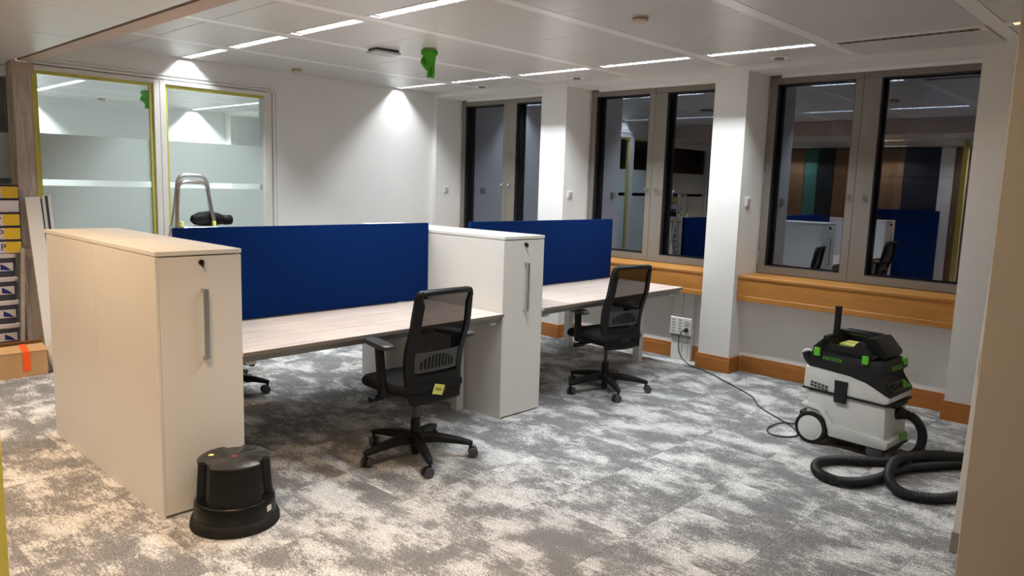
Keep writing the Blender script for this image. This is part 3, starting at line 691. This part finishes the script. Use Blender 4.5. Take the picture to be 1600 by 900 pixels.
# wheels
for xx, o in ((-0.018, 1), (0.328, -1)):
    wh = MB().tube([(xx, 0.012, 0.103), (xx + 0.004, 0.012, 0.103), (xx + 0.046, 0.012, 0.103), (xx + 0.05, 0.012, 0.103)], [0.098, 0.103, 0.103, 0.098], 36).build('rear_wheel', 'rubber', va)
    x2 = xx - 0.003 if o > 0 else xx + 0.052
    MB().tube([(x2, 0.012, 0.103), (x2 + 0.005 * o, 0.012, 0.103)], [0.078, 0.082], 32).tube([(x2 - 0.002 * o, 0.012, 0.103), (x2, 0.012, 0.103)], [0.066, 0.070], 32).build('hub_disc', 'vac_grey', wh)
MB().box(0.04, 0.32, 0.055, 0.12, 0.10, 0.19, 0.01).build('rear_bracket', 'vac_black', va)
for xx in (0.035, 0.325):
    MB().tube([(xx - 0.03, -0.385, 0.049), (xx - 0.026, -0.385, 0.049), (xx + 0.026, -0.385, 0.049), (xx + 0.03, -0.385, 0.049)], [0.042, 0.049, 0.049, 0.042], 22).build('front_caster', 'wheel_grey', va)
MB().box(0.02, 0.34, -0.46, 0.0, 0.058, 0.082, 0.006).build('chassis', 'vac_black', va)
MB().box(0.19, 0.30, -0.466, -0.455, 0.095, 0.145, 0.003).build('brake_plate', 'vac_green', va)
hs_port = MB().tube([(0.20, -0.42, 0.275), (0.20, -0.455, 0.275)], [0.045, 0.042], 18).tube([(0.20, -0.45, 0.275), (0.20, -0.485, 0.272)], [0.034, 0.031], 16).build('hose_port', 'vac_black', va)
MB().box(0.10, 0.30, -0.452, -0.42, 0.318, 0.350, 0.004).build('front_clip', 'vac_black', va)
# rear exhaust horn with cable ring and upright tube
MB().tube(smooth_path([(0.10, 0.075, 0.50), (0.10, 0.11, 0.53), (0.10, 0.13, 0.57)], 4), 0.032, 14).build('rear_hook', 'vac_black', va)
MB().tube([(0.10, 0.120 + 0.035 * math.cos(a_ * PI / 8), 0.55 + 0.032 * math.sin(a_ * PI / 8)) for a_ in range(-2, 12)], 0.011, 8).build('cable_clip', 'label_white', va)
MB().tube([(0.12, -0.045, 0.700), (0.12, -0.046, 0.78), (0.12, -0.046, 0.875), (0.12, -0.046, 0.895)], [0.022, 0.020, 0.020, 0.023], 16).build('tube_socket', 'vac_black', va)
bt = MB().box(0.10, 0.24, -0.215, -0.075, 0.633, 0.668, 0.008).build('yellow_cloth', 'note_yellow')
bt.location = va.location; bt.rotation_euler = va.rotation_euler
tag(bt, 'folded pale yellow cloth lying in the dust extractor top tray', 'cloth')
# hose: one long ribbed curve from the port over the floor
def vloc(x, y, z):
    c, s = math.cos(math.radians(-4)), math.sin(math.radians(-4))
    return (3.443 + c * x - s * y, -1.665 + s * x + c * y, z)
hp = [vloc(0.20, -0.48, 0.272), vloc(0.20, -0.53, 0.262), vloc(0.185, -0.585, 0.20), vloc(0.14, -0.60, 0.12), (3.50, -2.235, 0.055), (3.40, -2.165, 0.032), (3.28, -2.06, 0.032), (3.16, -1.925, 0.032), (3.05, -1.87, 0.032), (2.93, -1.89, 0.032),
      (2.845, -1.96, 0.032), (2.83, -2.06, 0.032), (2.91, -2.15, 0.032), (3.06, -2.205, 0.032), (3.20, -2.225, 0.032), (3.34, -2.265, 0.032), (3.50, -2.36, 0.032), (3.64, -2.46, 0.032), (3.71, -2.555, 0.032), (3.62, -2.64, 0.032), (3.42, -2.65, 0.032),
      (3.20, -2.62, 0.032), (3.02, -2.545, 0.032), (2.94, -2.46, 0.032), (2.92, -2.35, 0.034), (3.00, -2.265, 0.055), (3.14, -2.232, 0.085), (3.30, -2.23, 0.088), (3.46, -2.285, 0.080)]
path = smooth_path(hp, 10)
# resample for ribs
seg = [0]
for i in range(1, len(path)): seg.append(seg[-1] + (path[i] - path[i - 1]).length)
step = 0.0055; rp, rr = [], []; k = 0; dist = 0.0; q = 0
while dist < seg[-1]:
    while seg[k + 1] < dist: k += 1
    t_ = (dist - seg[k]) / max(1e-9, seg[k + 1] - seg[k]); rp.append(path[k].lerp(path[k + 1], t_)); rr.append(0.0285 if q % 2 else 0.0245); q += 1; dist += step
ho = thing('vacuum_hose', 'black ribbed suction hose lying in loops on the carpet', 'hose', tuple(Vector((3.15, -2.2, 0))))
MB().tube(rp, rr, 12).build('ribbed_tube', 'hose', ho, True)
MB().tube([rp[-1] + Vector((-0.05, 0.02, 0.0)), (3.50, -2.31, 0.080), (3.58, -2.375, 0.072), (3.585, -2.38, 0.072), (3.60, -2.393, 0.07), (3.605, -2.397, 0.07), (3.70, -2.485, 0.06), (3.78, -2.56, 0.05)], [0.030, 0.035, 0.036, 0.039, 0.039, 0.035, 0.034, 0.033], 16).build('hose_cuff', 'hose', ho, True)

# ------------------------------------------------------------------ power post, plug and cord
pp = thing('power_post', 'white floor power post with socket rows under the middle window', 'power post', (4.88, 0.16, 0))
MB().box(4.862, 4.905, 0.055, 0.265, 0, 0.655, 0.003).build('column', 'switch_white', pp, True)
MB().box(4.855, 4.862, 0.150, 0.156, 0, 0.655).box(4.858, 4.863, 0.085, 0.089, 0, 0.26).build('joint_line', 'cab_edge', pp, True)
sp = MB().box(4.838, 4.862, 0.048, 0.275, 0.245, 0.410, 0.005).build('socket_panel', 'switch_white', pp, True)
for yy in (0.235, 0.165):
    m = MB()
    for k in range(5):
        zz = 0.275 + 0.027 * k
        m.cyl((4.840, yy + 0.008, zz), (4.836, yy + 0.008, zz), 0.005, 8).cyl((4.840, yy - 0.010, zz), (4.836, yy - 0.010, zz), 0.005, 8)
    m.build('socket_holes', 'black_lock', sp, True)
for zz in (0.30, 0.365):
    MB().cyl((4.840, 0.092, zz), (4.833, 0.092, zz), 0.024, 20).build('round_socket', 'lid_white', sp, True)
MB().box(4.850, 4.862, 0.05, 0.27, 0.215, 0.240, 0.002).build('cable_outlet', 'steel', pp, True)
cd = thing('power_cable', 'grey power cord from the socket across the carpet to the extractor', 'cord', (4.2, -0.8, 0))
cp = [(4.800, 0.092, 0.300), (4.765, 0.105, 0.285), (4.745, 0.115, 0.20), (4.735, 0.085, 0.08), (4.70, -0.04, 0.012), (4.614, -0.268, 0.006), (4.47, -0.48, 0.006), (4.329, -0.688, 0.006), (4.17, -0.90, 0.006), (4.06, -0.985, 0.006), (3.955, -1.06, 0.006),
      (3.84, -1.20, 0.006), (3.728, -1.357, 0.006), (3.629, -1.47, 0.006), (3.50, -1.545, 0.006), (3.40, -1.49, 0.006), (3.40, -1.40, 0.006), (3.49, -1.345, 0.006), (3.60, -1.345, 0.010), (3.68, -1.385, 0.016), (3.70, -1.44, 0.02), (3.66, -1.53, 0.10)]
MB().tube(smooth_path(cp, 8), 0.0055, 8).build('cable', 'cord', cd, True)
MB().tube([(4.833, 0.092, 0.300), (4.815, 0.092, 0.300), (4.803, 0.092, 0.300), (4.785, 0.097, 0.296)], [0.021, 0.021, 0.014, 0.008], 16).build('plug', 'black_lock', cd, True)

# ------------------------------------------------------------------ wall controls
for y, lab in ((-0.41, 'white wall thermostat on the pillar beside the window above the extractor'), (1.555, 'white wall switch on the pillar next to the middle window'), (3.571, 'white wall switch by the far window corner')):
    x = 4.855 if y < 0 else (4.82 if y < 2 else 4.885)
    t = thing('wall_switch', lab, 'switch', (x, y, 1.515), group='switches on the window pillars')
    MB().box(-0.040, 0.040, -0.012, 0, -0.042, 0.042, 0.004).build('back_plate', 'switch_white', t)
    MB().box(-0.027, 0.027, -0.020, -0.010, -0.030, 0.030, 0.004).build('rocker', 'lid_white', t)

# ------------------------------------------------------------------ ceiling fittings
def detector(x, y, lab, r=0.05, h=0.042):
    t = thing('smoke_detector', lab, 'detector', (x, y, HC), group='ceiling smoke detectors')
    MB().lathe([(r * 1.05, 0), (r * 1.05, -0.008), (r, -0.012)], n=24).build('base_plate', 'detector', t)
    MB().lathe([(r * 0.94, -0.010), (r * 0.94, -h * 0.45)], n=24).build('vent_ring', 'shrink_dark', t)
    MB().lathe([(r, -h * 0.45), (r, -h * 0.8), (r * 0.7, -h), (0.005, -h)], n=24).build('cap', 'detector', t)
    return t
detector(2.715, -0.66, 'beige smoke detector between panels over the open floor')
detector(2.68, 3.31, 'beige smoke detector near the white back wall')
detector(2.62, 8.55, 'beige smoke detector in the room behind the glass')
def glove(x, y, lab):
    detector(x, y, lab.replace('green rubber glove', 'smoke detector hidden by the green glove').replace(' pulled over a smoke detector', ''))
    t = thing('rubber_glove', lab, 'glove', (x, y, HC - 0.001), math.radians(-46), group='green gloves over detectors')
    # cuff: thick rolled band; palm: flattened taper; fingers: separate tubes
    def ell(z, a, b, n=24): return [(a * math.cos(2 * PI * j / n), b * math.sin(2 * PI * j / n), z) for j in range(n)]
    MB().rings([ell(-0.013, 0.062, 0.062), ell(-0.018, 0.067, 0.067), ell(-0.030, 0.068, 0.066), ell(-0.042, 0.067, 0.064), ell(-0.050, 0.062, 0.058)], True).build('cuff', 'glove_green', t)
    m = MB().rings([ell(-0.046, 0.054, 0.050), ell(-0.07, 0.052, 0.040), ell(-0.10, 0.049, 0.028), ell(-0.125, 0.045, 0.022), ell(-0.142, 0.036, 0.018)], True)
    for pts, r in (([(0.030, 0, -0.12), (0.030, 0.0, -0.16), (0.028, -0.002, -0.205), (0.026, -0.002, -0.228)], 0.0155), ([(0.004, 0, -0.125), (0.001, 0, -0.16), (-0.003, -0.002, -0.205), (-0.005, -0.002, -0.226)], 0.0155),
                   ([(-0.018, 0, -0.12), (-0.022, 0.014, -0.150), (-0.024, 0.030, -0.150), (-0.024, 0.034, -0.128)], 0.0145), ([(-0.034, 0.004, -0.105), (-0.040, 0.018, -0.132), (-0.040, 0.032, -0.130), (-0.040, 0.034, -0.112)], 0.0135),
                   ([(-0.040, -0.010, -0.075), (-0.052, -0.022, -0.100), (-0.046, -0.030, -0.122), (-0.034, -0.030, -0.132)], 0.0150)):
        sp_ = smooth_path(pts, 5); m.tube(sp_, [r] * (len(sp_) - 2) + [r * 0.9, r * 0.45], 10)
    m.build('hand_part', 'glove_green', t)
glove(2.702, 1.338, 'limp green rubber glove pulled over a smoke detector above the desks')
glove(2.60, 6.85, 'limp green rubber glove pulled over a smoke detector behind the glass')
ap = thing('access_point', 'flat white ceiling box with dark rim above the desks', 'ceiling box', (2.53, 1.71, HC))
MB().box(-0.105, 0.105, -0.07, 0.07, -0.016, 0.0, 0.002).xf(Matrix.Rotation(-0.12, 4, 'Z')).build('mount', 'shrink_dark', ap)
MB().box(-0.118, 0.118, -0.082, 0.082, -0.036, -0.016, 0.006).xf(Matrix.Rotation(-0.12, 4, 'Z')).build('cover', 'lid_white', ap)
for x, y, lab in ((4.53, -0.75, 'round ceiling speaker near the extractor window'), (4.56, 1.31, 'round ceiling speaker near the middle window'), (4.54, 2.62, 'round ceiling speaker near the far window')):
    t = thing('ceiling_speaker', lab, 'speaker', (x, y, HC), group='round ceiling speakers by the windows')
    MB().lathe([(0.075, 0), (0.078, -0.006), (0.060, -0.010), (0.055, -0.006)], n=28).build('ring', 'band_metal', t)
    MB().lathe([(0.040, -0.004), (0.036, -0.020), (0.012, -0.024)], n=20).build('cone', 'desk_frame', t)

# ------------------------------------------------------------------ step ladder with tool
ld = thing('step_ladder', 'aluminium platform step ladder with tall hand rail behind the blue screen', 'ladder', (1.36, 2.80, 0))
def rail(name, pts, m_): MB().tube(smooth_path(pts, 3), 0.0165, 12).build(name, m_, ld, True)
rail('rail_frame', [(1.117, 2.44, 0), (1.17, 2.58, 0.6), (1.223, 2.70, 1.2), (1.244, 2.715, 1.44), (1.252, 2.72, 1.505), (1.282, 2.72, 1.537), (1.37, 2.72, 1.542), (1.456, 2.72, 1.537), (1.487, 2.72, 1.505), (1.497, 2.715, 1.44), (1.535, 2.70, 1.2), (1.62, 2.58, 0.6), (1.71, 2.44, 0)], 'chrome')
rail('rear_frame', [(1.12, 3.22, 0), (1.19, 3.03, 0.6), (1.255, 2.86, 1.2), (1.275, 2.81, 1.48), (1.285, 2.80, 1.555), (1.318, 2.80, 1.592), (1.40, 2.80, 1.598), (1.482, 2.80, 1.592), (1.52, 2.80, 1.555), (1.535, 2.81, 1.48), (1.58, 2.86, 1.2), (1.65, 3.03, 0.6), (1.72, 3.22, 0)], 'alu')
for k, z in enumerate((0.24, 0.47, 0.70, 0.93)):
    f = z / 1.2; xa = 1.117 + 0.106 * f; xb = 1.71 - 0.175 * f; y = 2.44 + 0.26 * f
    MB().box(xa, xb, y - 0.04, y + 0.05, z - 0.012, z + 0.012, 0.004).build('step', 'alu', ld, True)
MB().box(1.235, 1.530, 2.60, 2.90, 1.150, 1.185, 0.006).build('platform', 'alu', ld, True)
for x in (1.25, 1.52): MB().box(x - 0.012, x + 0.012, 2.66, 2.69, 1.185, 1.225, 0.004).build('yellow_clip', 'note_yellow', ld, True)
for x, y in ((1.117, 2.44), (1.71, 2.44), (1.12, 3.22), (1.72, 3.22)): MB().box(x - 0.022, x + 0.022, y - 0.022, y + 0.022, 0, 0.05, 0.006).build('foot_cap', 'black_plastic', ld, True)
tl = thing('power_tool', 'black power tool lying on the step ladder platform', 'power tool', (1.545, 2.78, 1.185))
MB().tube([(-0.17, 0, 0.035), (-0.155, 0, 0.045), (-0.10, 0, 0.055), (-0.02, 0, 0.060), (0.05, 0, 0.052), (0.10, 0, 0.045)], [0.02, 0.040, 0.056, 0.060, 0.052, 0.040], 18).build('motor_body', 'tool_black', tl)
MB().tube([(0.095, 0, 0.043), (0.110, 0, 0.043), (0.165, 0, 0.044), (0.175, 0, 0.044)], [0.034, 0.042, 0.042, 0.036], 18).build('gear_head', 'tool_black', tl)
MB().box(-0.10, 0.02, -0.03, 0.03, 0.0, 0.03, 0.008).build('base_shoe', 'tool_black', tl)

# ------------------------------------------------------------------ clutter beside the post
zs = 0.0
tl_labels = ['blue plastic tin at the bottom of the stack beside the post', 'dark printed tin second from the bottom of the stack', 'dark printed tin in the middle of the tin stack', 'dark printed tin just under the topmost tin', 'dark printed tin right under the yellow packs']
for k in range(5):
    t = thing('plastic_tin', tl_labels[k], 'tin', (0.165, 3.62, 0.188 * k), group='stacked plastic tins')
    bm_ = 'tin_blue' if k == 0 else 'tin_body'
    rs = []
    for sc, z in ((0.88, 0.0), (0.90, 0.01), (0.97, 0.145), (0.97, 0.155)):
        rs.append([(0.128 * sc * math.copysign(abs(math.cos(2 * PI * j / 28)) ** 0.35, math.cos(2 * PI * j / 28)), 0.105 * sc * math.copysign(abs(math.sin(2 * PI * j / 28)) ** 0.35, math.sin(2 * PI * j / 28)), z) for j in range(28)])
    MB().rings(rs).build('tub', bm_, t)
    rs = []
    for sc, z in ((1.0, 0.152), (1.03, 0.156), (1.03, 0.182), (0.96, 0.188)):
        rs.append([(0.128 * sc * math.copysign(abs(math.cos(2 * PI * j / 28)) ** 0.35, math.cos(2 * PI * j / 28)), 0.105 * sc * math.copysign(abs(math.sin(2 * PI * j / 28)) ** 0.35, math.sin(2 * PI * j / 28)), z) for j in range(28)])
    MB().rings(rs).build('lid', 'lid_white', t)
    if k:
        MB().prism([(-0.095, 0.05), (0.095, 0.05), (0.095, 0.115), (-0.02, 0.115), (-0.095, 0.07)], 'y', -0.1025, -0.098).build('print_band', 'lid_white', t)
        MB().prism([(0.01, 0.062), (0.085, 0.052), (0.05, 0.085), (0.01, 0.108)], 'y', -0.1035, -0.099).build('print_patch', 'tin_blue', t)
pk = ['yellow pack marked P at the bottom of the pack stack', 'yellow pack marked P second in the pack stack', 'yellow pack marked P under the white and blue one', 'white shrink-wrapped pack with a dark blue stripe', 'yellow pack on top of the stack beside the post']
for k in range(5):
    t = thing('material_pack', pk[k], 'pack', (0.175, 3.62, 0.941 + 0.108 * k), group='shrink-wrapped packs on the tins')
    MB().box(-0.150, 0.150, -0.11, 0.11, 0.0, 0.104, 0.012, 2).build('wrap', 'pack_white', t)
    if k != 3:
        MB().prism([(0.050, 0.006), (0.146, 0.006), (0.146, 0.094), (0.045, 0.094), (0.030, 0.06), (0.034, 0.03)], 'y', -0.1125, -0.108).build('yellow_panel', 'pack_yellow', t)
        MB().box(-0.14, 0.028, -0.1120, -0.108, 0.010, 0.092).build('grey_panel', 'pack_white', t)
    else:
        MB().box(-0.055, -0.005, -0.1125, -0.108, 0.004, 0.100).build('blue_stripe', 'pack_blue', t)
    if k in (0, 1, 2): text('lettering', 'P', 0.075, 'pack_blue', t, frame_mtx((0.026 - 0.012 * k, -0.1132, 0.050), (1, 0, 0), (0, 0, 1)), 0.0008)
    MB().box(-0.151, 0.151, -0.1135, 0.111, 0.0960, 0.1078, 0.001).build('shrink_seam', 'shrink_dark', t)
def lean(name, lab, cat, b, t_, wd, th, m_, extra=None):
    """a long board whose foot stands on the floor and whose top rests on the post"""
    B, T = Vector(b), Vector(t_); ax = (T - B); L_ = ax.length
    o = thing(name, lab, cat, tuple(B))
    mt_ = frame_mtx((0, 0, 0), (1, 0, 0) if abs(ax.x) < 0.001 else Vector((1, 0, -ax.x / ax.z)), tuple(ax))
    MB().box(-wd / 2, wd / 2, 0, L_, 0, th, 0.001).xf(mt_).build('plank', m_, o)
    if extra: 
        for a_, b_ in extra: MB().box(a_, b_, 0, L_, th - 0.0005, th + 0.002).xf(mt_).build('black_edge', 'ink', o)
    return o
lean('white_board', 'wide white board leaning on the wooden post', 'board', (0.475, 3.36, 0.0), (0.428, 3.56, 1.385), 0.105, 0.018, 'board_white')
lean('trim_profile', 'white trim profile with two black edges leaning behind the white board', 'profile', (0.565, 3.42, 0.0), (0.525, 3.595, 1.395), 0.085, 0.010, 'board_white', [(-0.042, -0.022), (0.002, 0.02)])
lean('grey_strip', 'short grey strip leaning beside the white board', 'strip', (0.412, 3.44, 0.0), (0.375, 3.562, 0.97), 0.06, 0.012, 'lath_grey')
lean('wooden_lath', 'thin grey wooden lath leaning next to the tins', 'lath', (0.262, 3.435, 0.0), (0.325, 3.50, 0.98), 0.028, 0.02, 'lath_grey')
lean('wooden_lath', 'second thin lath leaning between tins and grey strip', 'lath', (0.330, 3.44, 0.0), (0.337, 3.545, 0.70), 0.020, 0.014, 'lath_grey')
bx = thing('cardboard_box', 'brown cardboard box with orange tape beside the post', 'box', (0.18, 3.30, 0), 0.0)
MB().box(-0.24, 0.205, -0.095, 0.105, 0.0, 0.195, 0.003).build('carton', 'cardboard', bx)
MB().prism([(-0.095, 0.194), (0.012, 0.232), (0.012, 0.236), (-0.098, 0.197)], 'x', -0.24, 0.205).build('front_flap', 'cardboard', bx)
MB().prism([(0.105, 0.194), (0.02, 0.262), (0.018, 0.266), (0.108, 0.197)], 'x', -0.24, 0.205).build('rear_flap', 'cardboard', bx)
MB().prism([(-0.0965, 0.045), (-0.0965, 0.197), (-0.10, 0.199), (0.012, 0.238), (0.012, 0.2395), (-0.102, 0.199), (-0.0985, 0.045)], 'x', 0.035, 0.085).build('orange_tape', 'tape_orange', bx)
rs = []; random.seed(3)
for i in range(9):
    u = i / 8; r_ = 0.075 * math.sin(PI * min(0.96, 0.12 + u * 0.84)); rs.append([((r_ * (0.8 + 0.35 * random.random())) * math.cos(2 * PI * j / 14), (r_ * 0.9 * (0.8 + 0.35 * random.random())) * math.sin(2 * PI * j / 14), 0.01 + 0.29 * u) for j in range(14)])
bgm = MB().rings(rs).build('plastic_bag', 'bag_white'); bgm.location = (0.466, 3.26, -0.009); bgm['label'] = 'crumpled white plastic bag squeezed between carton and cabinet'; bgm['category'] = 'bag'

# ------------------------------------------------------------------ near the camera: door leaf and taped post
dr = thing('door_leaf', 'white door leaf leaning on the beige wall end, seen edge-on with latch plate', 'door', (2.43, -2.702, 0))
mt = Matrix.Rotation(math.radians(1.35), 4, 'X')
MB().box(0, 0.86, -0.04, 0, 0.006, 2.04, 0.002).xf(mt).build('leaf', 'board_white', dr)
MB().box(-0.002, 0.001, -0.034, -0.006, 0.83, 0.94, 0.0005).xf(mt).build('latch_plate', 'steel', dr)
MB().box(-0.004, 0.02, -0.042, 0.002, 0.002, 0.10, 0.001).xf(mt).build('foot_bolt', 'lath_grey', dr)
tpst = thing('taped_post', 'narrow door post wrapped in yellow masking tape', 'post', (-0.80, -0.625, 0))
MB().box(-0.86, -0.756, -0.66, -0.60, 0, HL - 0.002, 0.003).build('post_body', 'board_white', tpst, True)
MB().box(-0.79, -0.7545, -0.6615, -0.5985, 0.002, HL - 0.004).build('masking_tape', 'tape_yellow', tpst, True)

# ------------------------------------------------------------------ corridor cupboards (seen in the window reflections)
cy = -2.5
cup_kinds = ['cup_wood'] * 4 + ['wall_white', 'cup_dark', 'cup_wood', 'cup_wood', 'cup_dark', 'cup_teal', 'cup_wood', 'cup_wood', 'cup_wood']
cup_w = [0.6, 0.6, 0.6, 0.6, 0.22, 0.55, 0.6, 0.6, 0.3, 0.25, 0.6, 0.6, 0.5]
for k, (kd, wd) in enumerate(zip(cup_kinds, cup_w)):
    nm = {'cup_wood': 'brown wooden', 'wall_white': 'narrow white', 'cup_dark': 'dark', 'cup_teal': 'teal'}[kd]
    t = thing('tall_cupboard', nm + ' tall cupboard along the corridor wall' + {3: ', touching the narrow white one', 5: ', next to the narrow white one', 6: ', next to the wide dark one', 7: ', next to the narrow dark one', 8: ', next to the teal one', 10: ', touching the teal one'}.get(k, ''), 'cupboard', (-2.72, cy + wd / 2, 0), group=nm + ' corridor cupboards')
    MB().box(XL + 0.002, -2.52, cy + 0.002, cy + wd - 0.002, 0, HL - 0.003).build('carcass', kd, t, True)
    MB().box(-2.52, -2.50, cy + 0.005, cy + wd - 0.005, 0.08, 1.93, 0.002).build('door', kd, t, True)
    MB().box(-2.52, -2.50, cy + 0.005, cy + wd - 0.005, 1.94, HL - 0.02, 0.002).build('upper_door', kd, t, True)
    MB().box(-2.50, -2.48, cy + wd - 0.05, cy + wd - 0.04, 1.0, 1.12, 0.002).build('handle', 'steel', t, True)
    cy += wd

fs = thing('floor_screen', 'blue fabric floor screen standing in front of the corridor cupboards', 'screen', (-2.1, 0.55, 0))
MB().box(-2.12, -2.08, -0.05, 1.15, 0.03, 1.38, 0.006, 2).build('fabric_panel', 'blue_fabric', fs, True)
for y in (0.08, 1.02): MB().box(-2.28, -1.92, y - 0.03, y + 0.03, 0, 0.03, 0.004).build('foot', 'desk_frame', fs, True)
